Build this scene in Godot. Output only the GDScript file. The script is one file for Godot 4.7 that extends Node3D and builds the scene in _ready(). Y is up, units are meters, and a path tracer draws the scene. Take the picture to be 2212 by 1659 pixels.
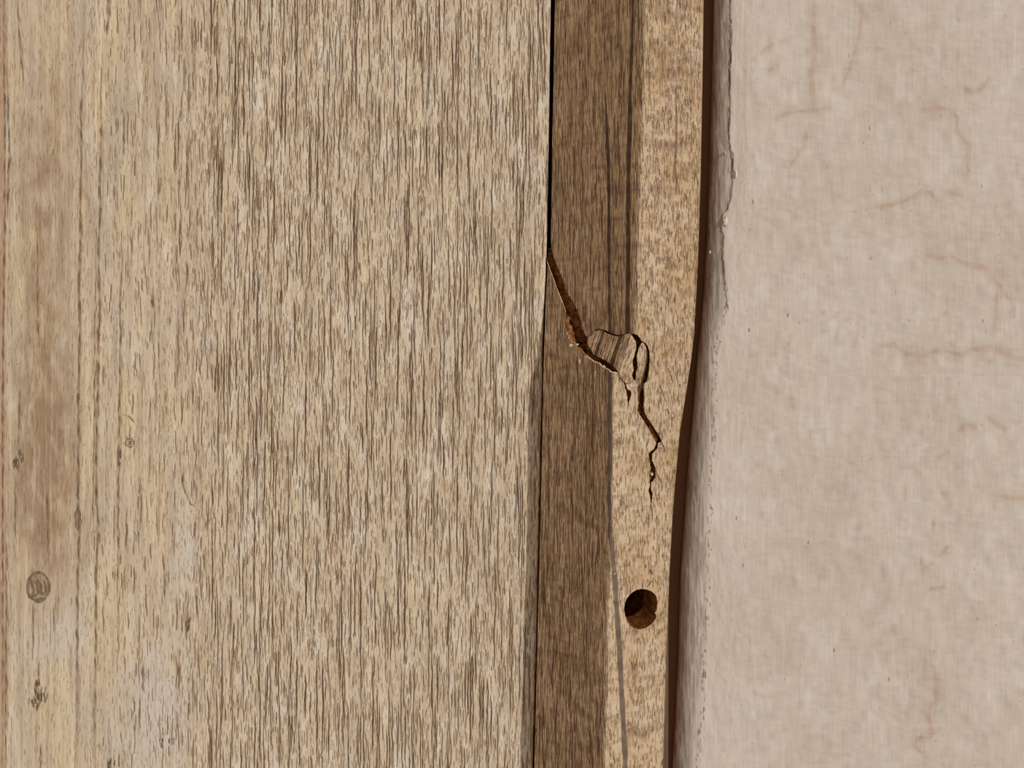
extends Node3D

# Sizes: one photograph pixel is S metres on the plane z = 0 (the face of the rail's upper part), seen from D metres.
const S := 0.000125
const D := 0.285
const CX := 1106.0
const CY := 829.5
const Z_PANEL := -0.025     # the board lies this far behind the rail's front corner
const Z_LOW := 0.0006       # the lower half of the snapped rail has sprung forward a little
const Z_WALL := -0.014
const Z_BACK := -0.045
const Z_GROOVE := -0.0225   # bottom of the narrow gap between rail and wall
const TAN_LEFT := 1.12      # the rail's left face turns away by 48 degrees, its right face by 35
const TAN_RIGHT := 0.70
const Y0 := -260.0          # everything runs on above and below the frame
const Y1 := 1860.0

var rng := RandomNumberGenerator.new()

func _ready():
	# ---------- camera, surroundings, sun, exposure ----------
	var cam := Camera3D.new()
	cam.name = "camera"
	cam.position = Vector3(0, 0, D)
	cam.fov = rad_to_deg(2.0 * atan(CY * S / D))
	cam.near = 0.01
	cam.far = 20.0
	add_child(cam)
	cam.current = true
	var env := Environment.new()
	env.background_mode = Environment.BG_COLOR
	env.background_color = Color(1.0, 0.94, 0.87)
	env.background_energy_multiplier = 0.5
	env.tonemap_mode = Environment.TONE_MAPPER_LINEAR
	env.tonemap_exposure = 1.0
	env.sdfgi_enabled = true
	env.ssao_enabled = true
	env.ssil_enabled = true
	var we := WorldEnvironment.new()
	we.name = "surroundings"
	we.environment = env
	add_child(we)
	var sun := DirectionalLight3D.new()
	sun.name = "sun"
	sun.light_color = Color(1.0, 0.985, 0.96)
	sun.light_energy = 0.68
	sun.light_angular_distance = 1.5
	sun.shadow_enabled = true
	add_child(sun)
	sun.look_at_from_position(Vector3(0.85, 0.38, 1.0), Vector3.ZERO)

	rng.seed = 71
	build_wall()
	build_panel()
	build_rail()

# ---------- places ----------
func k(z: float) -> float:
	return S * (D - z) / D

func W(px: float, py: float, z: float) -> Vector3:
	var s := k(z)
	return Vector3((px - CX) * s, (CY - py) * s, z)

func y_of(i: int, n: int) -> float:
	return Y0 + (Y1 - Y0) * i / n

func poly_x(pts: Array, y: float) -> float:      # x of a polyline of [x, y] that runs down
	if y <= pts[0][1]:
		return pts[0][0]
	for i in range(1, pts.size()):
		if y <= pts[i][1]:
			var t: float = (y - pts[i - 1][1]) / (pts[i][1] - pts[i - 1][1])
			return lerpf(pts[i - 1][0], pts[i][0], t)
	return pts[-1][0]

func noise(seed_: int, freq: float, octaves := 3) -> FastNoiseLite:
	var n := FastNoiseLite.new()
	n.seed = seed_
	n.noise_type = FastNoiseLite.TYPE_SIMPLEX_SMOOTH
	n.frequency = freq
	n.fractal_octaves = octaves
	return n

# ---------- naming ----------
func tag(o: Node, label: String, category: String, kind := "") -> void:
	o.set_meta("label", label)
	o.set_meta("category", category)
	if kind != "":
		o.set_meta("kind", kind)

func obj(called: String, st: SurfaceTool, m: Material, parent: Node = self) -> MeshInstance3D:
	var o := MeshInstance3D.new()
	o.name = called
	st.index()
	st.generate_tangents()
	o.mesh = st.commit()
	o.material_override = null
	o.mesh.surface_set_material(0, m)
	o.cast_shadow = GeometryInstance3D.SHADOW_CASTING_SETTING_ON
	parent.add_child(o, true)
	return o

func begin() -> SurfaceTool:
	var st := SurfaceTool.new()
	st.begin(Mesh.PRIMITIVE_TRIANGLES)
	return st

func vert(st: SurfaceTool, p: Vector3, n: Vector3, uv: Vector2) -> void:
	st.set_normal(n)
	st.set_uv(uv)
	st.add_vertex(p)

# A triangle whose winding follows the normal n (clockwise from the front).
func tri(st: SurfaceTool, p: Array, n: Array, uv: Array) -> void:
	var c: Vector3 = (p[1] - p[0]).cross(p[2] - p[0])
	var order := [0, 1, 2] if c.dot(n[0] + n[1] + n[2]) < 0.0 else [0, 2, 1]
	for i in order:
		vert(st, p[i], n[i], uv[i])

func quad(st: SurfaceTool, p: Array, n: Array, uv: Array) -> void:
	tri(st, [p[0], p[1], p[2]], [n[0], n[1], n[2]], [uv[0], uv[1], uv[2]])
	tri(st, [p[0], p[2], p[3]], [n[0], n[2], n[3]], [uv[0], uv[2], uv[3]])

# ---------- painted surfaces: colour and relief drawn stroke by stroke ----------
class Sheet:
	var w: int
	var h: int
	var x0: float            # photograph pixels on the sheet's own plane
	var y0: float
	var sx: float
	var sy: float
	var col: PackedByteArray
	var hgt: PackedByteArray
	var unit: float          # metres to a pixel on that plane
	var rng: RandomNumberGenerator
	var lip_width := 1.7     # pixels by which the dent of a pore is wider than its print

	func uv(p: Vector3) -> Vector2:
		return Vector2((p.x / unit + CX - x0) * sx / w, (CY - p.y / unit - y0) * sy / h)

	func setup(w_: int, h_: int, x0_: float, y0_: float, x1: float, y1: float, unit_: float, r: RandomNumberGenerator):
		w = w_
		h = h_
		x0 = x0_
		y0 = y0_
		sx = w / (x1 - x0)
		sy = h / (y1 - y0)
		unit = unit_
		rng = r
		hgt.resize(w * h)
		hgt.fill(205)

	func base(bw: int, bh: int, f: Callable):
		var b := PackedByteArray()
		b.resize(bw * bh * 3)
		var i := 0
		for y in bh:
			var py := y0 + (y + 0.5) * h / bh / sy
			for x in bw:
				var c: Vector3 = f.call(x0 + (x + 0.5) * w / bw / sx, py)
				b[i] = clampi(int(c.x), 0, 255)
				b[i + 1] = clampi(int(c.y), 0, 255)
				b[i + 2] = clampi(int(c.z), 0, 255)
				i += 3
		var im := Image.create_from_data(bw, bh, false, Image.FORMAT_RGB8, b)
		im.resize(w, h, Image.INTERPOLATE_CUBIC)
		col = im.get_data()

	# One pore, line or scratch running down: centre, length and width in pixels.
	func stroke(px: float, py: float, length: float, width: float, a: float, dip: float, c: Vector3, wob := 0.8, slope := 0.0):
		var t0 := int((py - length * 0.5 - y0) * sy)
		var n := maxi(2, int(length * sy))
		var cx := (px - x0) * sx
		var f1 := rng.randf_range(0.03, 0.09)
		var f2 := rng.randf_range(0.12, 0.25)
		var p1 := rng.randf() * TAU
		var p2 := rng.randf() * TAU
		var half0 := width * sx * 0.5
		var lean := slope * sx / sy
		var j0 := rng.randf_range(0.75, 1.0)
		for i in n:
			var ty := t0 + i
			if ty < 0 or ty >= h:
				continue
			var t := (i + 0.5) / n
			var e := 4.0 * t * (1.0 - t)
			if (i & 3) == 0:
				j0 = rng.randf_range(0.7, 1.0)
			var half := half0 * (0.2 + 0.8 * sqrt(e)) * j0
			var xc := cx + wob * sx * (sin(f1 * i + p1) + 0.4 * sin(f2 * i + p2)) + lean * (i - n * 0.5)
			var lip := 0.0 if dip == 0.0 else lip_width * sx * sqrt(e)
			var xa := maxi(0, int(ceil(xc - half - 1.0 - lip)))
			var xb := mini(w - 1, int(floor(xc + half + 1.0 + lip)))
			var aa := a * minf(1.0, e * 3.0)
			var row := ty * w
			for x in range(xa, xb + 1):
				var d := absf(x - xc) - half - 0.9
				var q := row + x
				if d < 0.0:
					var s := aa * minf(1.0, -d)
					var q3 := q * 3
					col[q3] = int(lerpf(col[q3], c.x, s))
					col[q3 + 1] = int(lerpf(col[q3 + 1], c.y, s))
					col[q3 + 2] = int(lerpf(col[q3 + 2], c.z, s))
				if dip != 0.0:
					var g := aa * minf(1.0, e * 1.6) * clampf((lip - d) / (lip + 1.0), 0.0, 1.0)
					hgt[q] = clampi(mini(hgt[q], 205 - int(dip * g)) if dip > 0.0 else int(hgt[q] - dip * g), 0, 255)

	# A line through points [x, y, width], for joints, stains and scratches.
	func line(pts: Array, a: float, dip: float, c: Vector3, soft := 0.7, jag := 0.5, patchy := 0.15):
		var ph := rng.randf() * TAU
		var drift := 0.0
		for i in range(1, pts.size()):
			var p: Array = pts[i - 1]
			var q: Array = pts[i]
			var across: bool = absf(q[0] - p[0]) * sx > absf(q[1] - p[1]) * sy
			var v0: float = (p[0] - x0) * sx if across else (p[1] - y0) * sy
			var v1: float = (q[0] - x0) * sx if across else (q[1] - y0) * sy
			var first := int(floor(v0))
			var last := int(floor(v1))
			var way := 1 if last > first else -1
			for v_ in range(first, last + (way if i == pts.size() - 1 else 0), way):
				var t := clampf((v_ - v0) / (v1 - v0 if absf(v1 - v0) > 0.001 else 1.0), 0.0, 1.0)
				ph += 0.09
				drift = drift * 0.95 + rng.randf_range(-0.3, 0.3)
				var jx := jag * (drift + 0.3 * sin(ph))
				var x: float = (lerpf(p[0], q[0], t) - x0) * sx
				var y: float = (lerpf(p[1], q[1], t) - y0) * sy
				var half: float = lerpf(p[2], q[2], t) * 0.5
				if across:
					x = v_
					y += jx * sy
					half *= sy
				else:
					y = v_
					x += jx * sx
					half *= sx
				var rim := maxf(0.7, half * 2.0 * soft)
				var m := int(ceil(half + rim))
				var aa := a * (1.0 - patchy + patchy * sin(ph * 0.43) * sin(ph * 1.3 + i))
				half *= 1.0 - patchy * 0.8 * sin(ph * 0.7)
				if patchy > 0.25:
					var along := (i - 1 + t) / (pts.size() - 1)
					aa *= minf(1.0, 7.0 * along * (1.0 - along) + 0.05)
				for d in range(-m, m + 1):
					var xx := int(x) + (0 if across else d)
					var yy := int(y) + (d if across else 0)
					if xx < 0 or yy < 0 or xx >= w or yy >= h:
						continue
					var v := aa * clampf((half + rim - absf(d)) / rim, 0.0, 1.0)
					if v <= 0.01:
						continue
					var k1 := yy * w + xx
					var k3 := k1 * 3
					col[k3] = int(lerpf(col[k3], c.x, v))
					col[k3 + 1] = int(lerpf(col[k3 + 1], c.y, v))
					col[k3 + 2] = int(lerpf(col[k3 + 2], c.z, v))
					if dip != 0.0:
						hgt[k1] = clampi(mini(hgt[k1], 205 - int(dip * v)), 0, 255)

	func material(rough: float, bump: float, spec := 0.35) -> StandardMaterial3D:
		var m := StandardMaterial3D.new()
		m.albedo_texture = ImageTexture.create_from_image(Image.create_from_data(w, h, false, Image.FORMAT_RGB8, col))
		var hm := Image.create_from_data(w, h, false, Image.FORMAT_L8, hgt)
		hm.bump_map_to_normal_map(bump)
		m.normal_enabled = true
		m.normal_texture = ImageTexture.create_from_image(hm)
		m.roughness = rough
		m.metallic_specular = spec
		return m

# ---------- wall ----------
var wall_edge := [[1546, -80], [1544, 0], [1540, 200], [1534, 400], [1529, 520], [1522, 640], [1508, 780], [1498, 900], [1488, 1020], [1479, 1150], [1472, 1250], [1468, 1400], [1461, 1550], [1455, 1659], [1451, 1740]]
var coat_edge := [[1578, -80], [1578, 0], [1579, 100], [1577, 200], [1575, 300], [1582, 345], [1581, 400], [1580, 425], [1571, 452], [1561, 464], [1556, 483], [1563, 510], [1562, 560], [1568, 620], [1572, 660], [1560, 700], [1551, 740], [1546, 780], [1542, 850], [1546, 900], [1541, 950], [1535, 1030], [1534, 1100], [1530, 1200], [1529, 1300], [1524, 1400], [1520, 1500], [1512, 1600], [1506, 1659], [1503, 1740]]

func build_wall():
	var sh := Sheet.new()
	sh.setup(1024, 2048, 1440, -70, 2260, 1730, k(Z_WALL), rng)
	var nb := noise(3, 0.0035, 3)
	var nm := noise(4, 0.012, 3)
	var ns := noise(5, 0.02, 2)
	var nf := noise(6, 0.03, 3)
	sh.base(512, 512, func(x: float, y: float) -> Vector3:
		var c := Vector3(194, 184, 175)
		c = c.lerp(Vector3(184, 170, 160), clampf(0.3 + nb.get_noise_2d(x, y * 0.7) * 1.1, 0, 1) * 0.6)
		c = c.lerp(Vector3(202, 194, 188), clampf(nm.get_noise_2d(x, y * 0.7) * 1.6 - 0.3, 0, 0.4))
		c *= 1.0 + 0.03 * ns.get_noise_2d(x * 6.0, y * 0.6)
		var e := poly_x(coat_edge, y) + 1.0
		if x < e + 2.0:
			var g := Vector3(176, 166, 156).lerp(Vector3(138, 125, 113), clampf(0.35 + nf.get_noise_2d(x * 6.0, y * 0.25) * 1.1, 0, 1))
			g = g.lerp(Vector3(196, 186, 176), clampf(nf.get_noise_2d(x * 3.0 + 400, y * 0.5) * 1.6 - 0.35, 0, 0.6))
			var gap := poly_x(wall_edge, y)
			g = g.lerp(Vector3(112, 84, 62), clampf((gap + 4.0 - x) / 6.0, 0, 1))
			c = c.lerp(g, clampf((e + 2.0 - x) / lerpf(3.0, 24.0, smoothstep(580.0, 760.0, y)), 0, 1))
		return c)
	# fine relief of the hand-trowelled coat, longer down than across
	var fn := noise(8, 0.05, 4)
	for y in 2048:
		var py := sh.y0 + y / sh.sy
		for x in range(0, 1024):
			sh.hgt[y * 1024 + x] = clampi(150 + int((26.0 + 62.0 * clampf(1.0 - (x - 110) / 330.0, 0.0, 1.0)) * fn.get_noise_2d(x * 0.8, y * 0.33)), 0, 255)
	var stain := Vector3(160, 128, 104)
	for l in [
		[[1755, -10, 4], [1758, 60, 5], [1760, 110, 5], [1752, 160, 5], [1754, 210, 6], [1757, 247, 4]],
		[[1745, 262, 3], [1740, 295, 4], [1735, 320, 5], [1712, 350, 4], [1701, 375, 3]],
		[[1670, 258, 4], [1710, 242, 4], [1757, 240, 5], [1795, 232, 4]],
		[[1855, 0, 3], [1860, 30, 5], [1855, 80, 4], [1845, 120, 4], [1828, 165, 4], [1812, 195, 3]],
		[[1640, 118, 4], [1655, 105, 5], [1672, 98, 4]], [[1655, 155, 4], [1670, 148, 6], [1684, 138, 4]],
		[[2070, 180, 4], [2080, 195, 6], [2100, 200, 4], [2120, 194, 5], [2140, 165, 3]],
		[[1980, 243, 5], [2000, 238, 5], [2020, 234, 7], [2042, 238, 5], [2066, 250, 3], [2070, 290, 3], [2092, 315, 6], [2088, 360, 4], [2085, 424, 4]],
		[[1860, 455, 3], [1930, 441, 4], [1962, 431, 5], [1990, 414, 6], [2018, 424, 5], [2025, 450, 3]],
		[[2045, 415, 3], [2085, 424, 5]],
		[[1985, 553, 5], [2050, 555, 4], [2100, 573, 6], [2138, 585, 7], [2180, 592, 5]],
		[[2138, 585, 4], [2160, 620, 7], [2185, 655, 4]], [[2155, 620, 3], [2150, 690, 4], [2148, 730, 3]],
		[[1880, 767, 4], [1905, 748, 5], [1930, 744, 5], [1955, 765, 6], [1990, 770, 6], [2020, 760, 4], [2048, 758, 5], [2075, 768, 5], [2100, 752, 6], [2150, 752, 10], [2175, 765, 7], [2212, 780, 6], [2250, 790, 5]],
		[[2070, 927, 6], [2095, 920, 7], [2112, 926, 4]], [[2130, 903, 5], [2150, 915, 8], [2178, 932, 6]],
		[[2020, 990, 3], [2056, 976, 4]], [[2030, 1062, 5], [2050, 1070, 5]], [[2140, 1070, 4], [2212, 1078, 6], [2250, 1082, 5]],
		[[2010, 1130, 6], [2022, 1135, 5]], [[2050, 1176, 4], [2035, 1195, 6], [2030, 1205, 4]],
		[[1985, 1210, 4], [1998, 1222, 4], [2020, 1218, 3]], [[2005, 1275, 3], [2045, 1264, 3]],
		[[1990, 1432, 4], [2015, 1436, 5], [2022, 1470, 6], [2020, 1510, 4], [2002, 1540, 5], [2014, 1588, 6], [1985, 1592, 5], [1975, 1610, 4], [1992, 1630, 5], [2010, 1640, 4]]]:
		sh.line(l.map(func(p): return [p[0], p[1], p[2] * 1.5]), 0.2, 0.0, stain, 2.2, 1.6, 0.3)
		sh.line(l, 0.24, 0.0, stain * 0.95, 0.8, 1.8, 0.4)
	for i in 160:
		var x := rng.randf_range(1590, 2230)
		sh.stroke(x, rng.randf_range(-50, 1700), rng.randf_range(3, 9), rng.randf_range(1.2, 2.6), rng.randf_range(0.15, 0.6), 0.0, Vector3(140, 112, 92), 0.3)
	for p in [[1701, 682, 0.9], [1617, 714, 0.9], [1625, 437, 0.7], [1877, 279, 0.6], [1745, 1172, 0.7], [1801, 1405, 0.8], [1919, 1468, 0.6], [1590, 1120, 0.7], [1605, 1222, 0.6], [2122, 694, 0.5]]:
		sh.stroke(p[0], p[1], 9, 1.6, p[2], 0.0, Vector3(96, 66, 48), 0.2)
	# long thin drips and trowel lines
	for i in 140:
		sh.stroke(rng.randf_range(1585, 2220), rng.randf_range(0, 1659), rng.randf_range(60, 260), rng.randf_range(1, 2.2), rng.randf_range(0.05, 0.14), 0.0, Vector3(168, 148, 130) if i % 3 else Vector3(230, 222, 212), 0.6)
	for i in 70:
		var y := rng.randf_range(-40, 400)
		sh.stroke(poly_x(coat_edge, y) + rng.randf_range(2, 34), y, rng.randf_range(60, 180), rng.randf_range(1.2, 2.4), rng.randf_range(0.1, 0.3), rng.randf_range(-30, 40), Vector3(176, 160, 146), 0.5)
	# the grey undercoat beside the rail: streaks down it, specks of mould where the coat ends
	for i in 420:
		var y := rng.randf_range(-60, 1720)
		var a := poly_x(wall_edge, y)
		var b := poly_x(coat_edge, y)
		var dark := rng.randf() < 0.6
		sh.stroke(rng.randf_range(a - 6, b), y, rng.randf_range(15, 90), rng.randf_range(1.0, 4), rng.randf_range(0.12, 0.38), 25.0 if dark else -20.0, Vector3(108, 94, 82) if dark else Vector3(196, 186, 176), 0.8)
	for i in 150:
		var y := rng.randf_range(600, 1700)
		sh.stroke(poly_x(coat_edge, y) + rng.randf_range(-7, 5), y, rng.randf_range(3, 14), rng.randf_range(1.0, 3.4), rng.randf_range(0.2, 0.6), 30, Vector3(96, 80, 68), 0.5)
	for i in 40:
		var y := rng.randf_range(-40, 640)
		sh.stroke(poly_x(coat_edge, y) + rng.randf_range(-3, 1), y, rng.randf_range(8, 40), rng.randf_range(1.5, 3), rng.randf_range(0.3, 0.7), 30, Vector3(92, 78, 66), 0.5)
	var m := sh.material(0.85, 2.0, 0.25)

	var nz := noise(11, 0.006, 3)
	var nr := noise(12, 0.03, 3)
	var zf := func(x: float, y: float) -> float:
		var t := x - poly_x(wall_edge, y)
		var z := Z_WALL + 0.00035 * nz.get_noise_2d(x, y) + 0.0002 * nr.get_noise_2d(x, y * 0.4)
		if t < 44.0:
			var q := clampf(1.0 - t / 44.0, 0, 1)
			z -= 0.0058 * (1.0 - sqrt(maxf(0.0, 1.0 - q * q)))
		return z
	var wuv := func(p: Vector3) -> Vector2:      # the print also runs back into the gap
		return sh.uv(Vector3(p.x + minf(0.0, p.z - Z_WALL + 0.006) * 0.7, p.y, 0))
	# undercoat: the wall itself, its edge rounded off into the gap
	var st := begin()
	var rows := 260
	var offs := [0.0, 0.6, 1.5, 3, 5, 8, 11, 15, 19, 24, 29, 34, 39, 44, 52, 64, 80, 110, 160]
	var grid := []
	for i in rows + 1:
		var y := y_of(i, rows)
		var row := []
		var x_ := poly_x(wall_edge, y)
		var p0 := W(x_, y, zf.call(x_, y))
		row.append([Vector3(p0.x - 0.016, p0.y, Z_BACK), Vector3(-1, 0, 0)])
		row.append([Vector3(p0.x - 0.016, p0.y, Z_GROOVE), Vector3(-1, 0, 0)])
		row.append([Vector3(p0.x - 0.016, p0.y, Z_GROOVE), Vector3(0, 0, 1)])
		row.append([Vector3(p0.x - 0.0002, p0.y, Z_GROOVE), Vector3(0, 0, 1)])
		row.append([Vector3(p0.x - 0.0002, p0.y, Z_GROOVE), Vector3(-1, 0, 0)])
		row.append([Vector3(p0.x - 0.0001, p0.y, p0.z - 0.001), Vector3(-1, 0, 0.05).normalized()])
		for o in offs:
			row.append(surface_point(zf, x_ + o, y))
		row.append([W(2330, y, Z_WALL - 0.002), Vector3(0, 0, 1)])
		grid.append(row)
	for i in rows:
		for j in grid[0].size() - 1:
			var a = grid[i][j]
			var b = grid[i][j + 1]
			var c = grid[i + 1][j + 1]
			var d = grid[i + 1][j]
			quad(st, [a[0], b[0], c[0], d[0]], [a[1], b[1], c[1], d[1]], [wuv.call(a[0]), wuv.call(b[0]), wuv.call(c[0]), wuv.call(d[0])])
	# back and right side, so that the wall has its thickness
	var ys := [W(0, Y0, Z_WALL).y, W(0, Y1, Z_WALL).y]
	var xr := W(2330, 0, Z_WALL).x
	var xl := W(1454, 0, Z_WALL).x
	var up := Vector2(0.5, 0.5)
	quad(st, [Vector3(xl, ys[0], Z_BACK), Vector3(xr, ys[0], Z_BACK), Vector3(xr, ys[1], Z_BACK), Vector3(xl, ys[1], Z_BACK)], [Vector3.FORWARD, Vector3.FORWARD, Vector3.FORWARD, Vector3.FORWARD], [up, up, up, up])
	quad(st, [Vector3(xr, ys[0], Z_BACK), Vector3(xr, ys[0], -0.016), Vector3(xr, ys[1], -0.016), Vector3(xr, ys[1], Z_BACK)], [Vector3.RIGHT, Vector3.RIGHT, Vector3.RIGHT, Vector3.RIGHT], [up, up, up, up])
	var wall := obj("wall_right", st, m)
	tag(wall, "stained cream plaster wall with a rough grey edge beside the wooden rail", "wall", "structure")
	# top coat: a skin with a ragged left edge over the undercoat
	st = begin()
	var nj := noise(13, 0.06, 3)
	var zc := func(x: float, y: float) -> float:
		return float(zf.call(x, y)) + 0.0004 * (1.0 - 0.85 * smoothstep(560.0, 760.0, y)) + 0.00008 * nr.get_noise_2d(x * 1.7 + 90, y)
	var coffs := [0.0, 1.5, 4, 7, 10, 14, 18, 23, 28, 34, 40, 47, 54, 62, 70]
	while coffs[-1] < 780:
		coffs.append(coffs[-1] + 14)
	rows = 420
	grid = []
	for i in rows + 1:
		var y := y_of(i, rows)
		var row := []
		var x_ := poly_x(coat_edge, y) + 4.0 * nj.get_noise_1d(y) + 1.5 * nj.get_noise_1d(y * 4.0)
		var b: Array = surface_point(zf, x_ - 1.0, y)
		row.append([b[0] - Vector3(0, 0, 0.0004), Vector3(-0.8, 0, 0.6)])
		for j in coffs.size():
			var s: Array = surface_point(zc, x_ + coffs[j], y)
			if j == 0:
				s = [s[0] - Vector3(0, 0, 0.00015), Vector3(-0.6, 0, 0.8)]
			row.append(s)
		grid.append(row)
	for i in rows:
		for j in grid[0].size() - 1:
			var a = grid[i][j]
			var b = grid[i][j + 1]
			var c = grid[i + 1][j + 1]
			var d = grid[i + 1][j]
			quad(st, [a[0], b[0], c[0], d[0]], [a[1], b[1], c[1], d[1]], [sh.uv(a[0]), sh.uv(b[0]), sh.uv(c[0]), sh.uv(d[0])])
	obj("plaster_coat", st, m, wall)
	# loose flakes of paint on the edge
	var pm := plain(Color8(206, 196, 186), 0.8)
	for f in [[1566, 478, 13, 26, 0.0009], [1590, 375, 9, 22, 0.0007], [1534, 545, 6, 9, 0.0006], [1567, 330, 4, 9, 0.0005]]:
		var fs := begin()
		flake(fs, f[0], f[1], f[2], f[3], Z_WALL + 0.0004, f[4], int(f[1]))
		obj("paint_flake", fs, pm, wall)

	# the dark timber behind the gap
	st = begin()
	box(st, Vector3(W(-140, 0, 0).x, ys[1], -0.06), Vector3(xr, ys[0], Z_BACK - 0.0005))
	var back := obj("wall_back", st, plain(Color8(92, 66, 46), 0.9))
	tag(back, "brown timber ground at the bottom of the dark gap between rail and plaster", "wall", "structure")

func surface_point(zf: Callable, x: float, y: float) -> Array:
	var e := 0.5
	var z: float = zf.call(x, y)
	var s := k(z)
	var dx: float = (float(zf.call(x + e, y)) - float(zf.call(x - e, y))) / (2 * e * s)
	var dy: float = (float(zf.call(x, y + e)) - float(zf.call(x, y - e))) / (2 * e * s)
	return [W(x, y, z), Vector3(-dx, dy, 1).normalized()]

func plain(c: Color, rough: float) -> StandardMaterial3D:
	var m := StandardMaterial3D.new()
	m.albedo_color = c
	m.roughness = rough
	m.metallic_specular = 0.25
	return m

func box(st: SurfaceTool, a: Vector3, b: Vector3) -> void:
	for ax in 3:
		for s in 2:
			var n := Vector3.ZERO
			n[ax] = 1.0 if s == 1 else -1.0
			var u := (ax + 1) % 3
			var v := (ax + 2) % 3
			var ps := []
			for q in [[0, 0], [1, 0], [1, 1], [0, 1]]:
				var p := Vector3.ZERO
				p[ax] = b[ax] if s == 1 else a[ax]
				p[u] = b[u] if q[0] == 1 else a[u]
				p[v] = b[v] if q[1] == 1 else a[v]
				ps.append(p)
			quad(st, ps, [n, n, n, n], [Vector2(0, 0), Vector2(1, 0), Vector2(1, 1), Vector2(0, 1)])

# A small curled chip with thickness, wider in the middle, its rim uneven.
func flake(st: SurfaceTool, x: float, y: float, w: float, h: float, z: float, lift: float, seed_: int, turn := 0.0) -> void:
	var r := RandomNumberGenerator.new()
	r.seed = seed_
	var n := 11
	var rim := []
	for i in n:
		var a := TAU * i / n
		var q := r.randf_range(0.55, 1.0)
		var d := Vector2(cos(a) * w * 0.5 * q, sin(a) * h * 0.5 * q).rotated(turn)
		rim.append([W(x + d.x, y + d.y, z + lift * r.randf_range(0.15, 0.6)), W(x + d.x, y + d.y, z - 0.0002)])
	var c := W(x, y, z + lift)
	for i in n:
		var p = rim[i]
		var q = rim[(i + 1) % n]
		var nm: Vector3 = (p[0] - c).cross(q[0] - c).normalized()
		if nm.z < 0:
			nm = -nm
		tri(st, [c, p[0], q[0]], [nm, nm, nm], [Vector2.ZERO, Vector2(1, 0), Vector2(0, 1)])
		var o: Vector3 = (p[0] + q[0]) * 0.5 - c
		o.z = 0
		o = o.normalized()
		quad(st, [p[0], q[0], q[1], p[1]], [o, o, o, o], [Vector2.ZERO, Vector2(1, 0), Vector2(1, 1), Vector2(0, 1)])

# ---------- panel ----------
var panel_edge := [[1193, -80], [1190, 0], [1187, 200], [1184, 400], [1181.5, 540], [1177, 640], [1173, 750], [1170, 900], [1165.5, 1100], [1161, 1300], [1156, 1500], [1152, 1659], [1150, 1740]]
var panel_round := [[5, -80], [6, 1740]]

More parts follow.
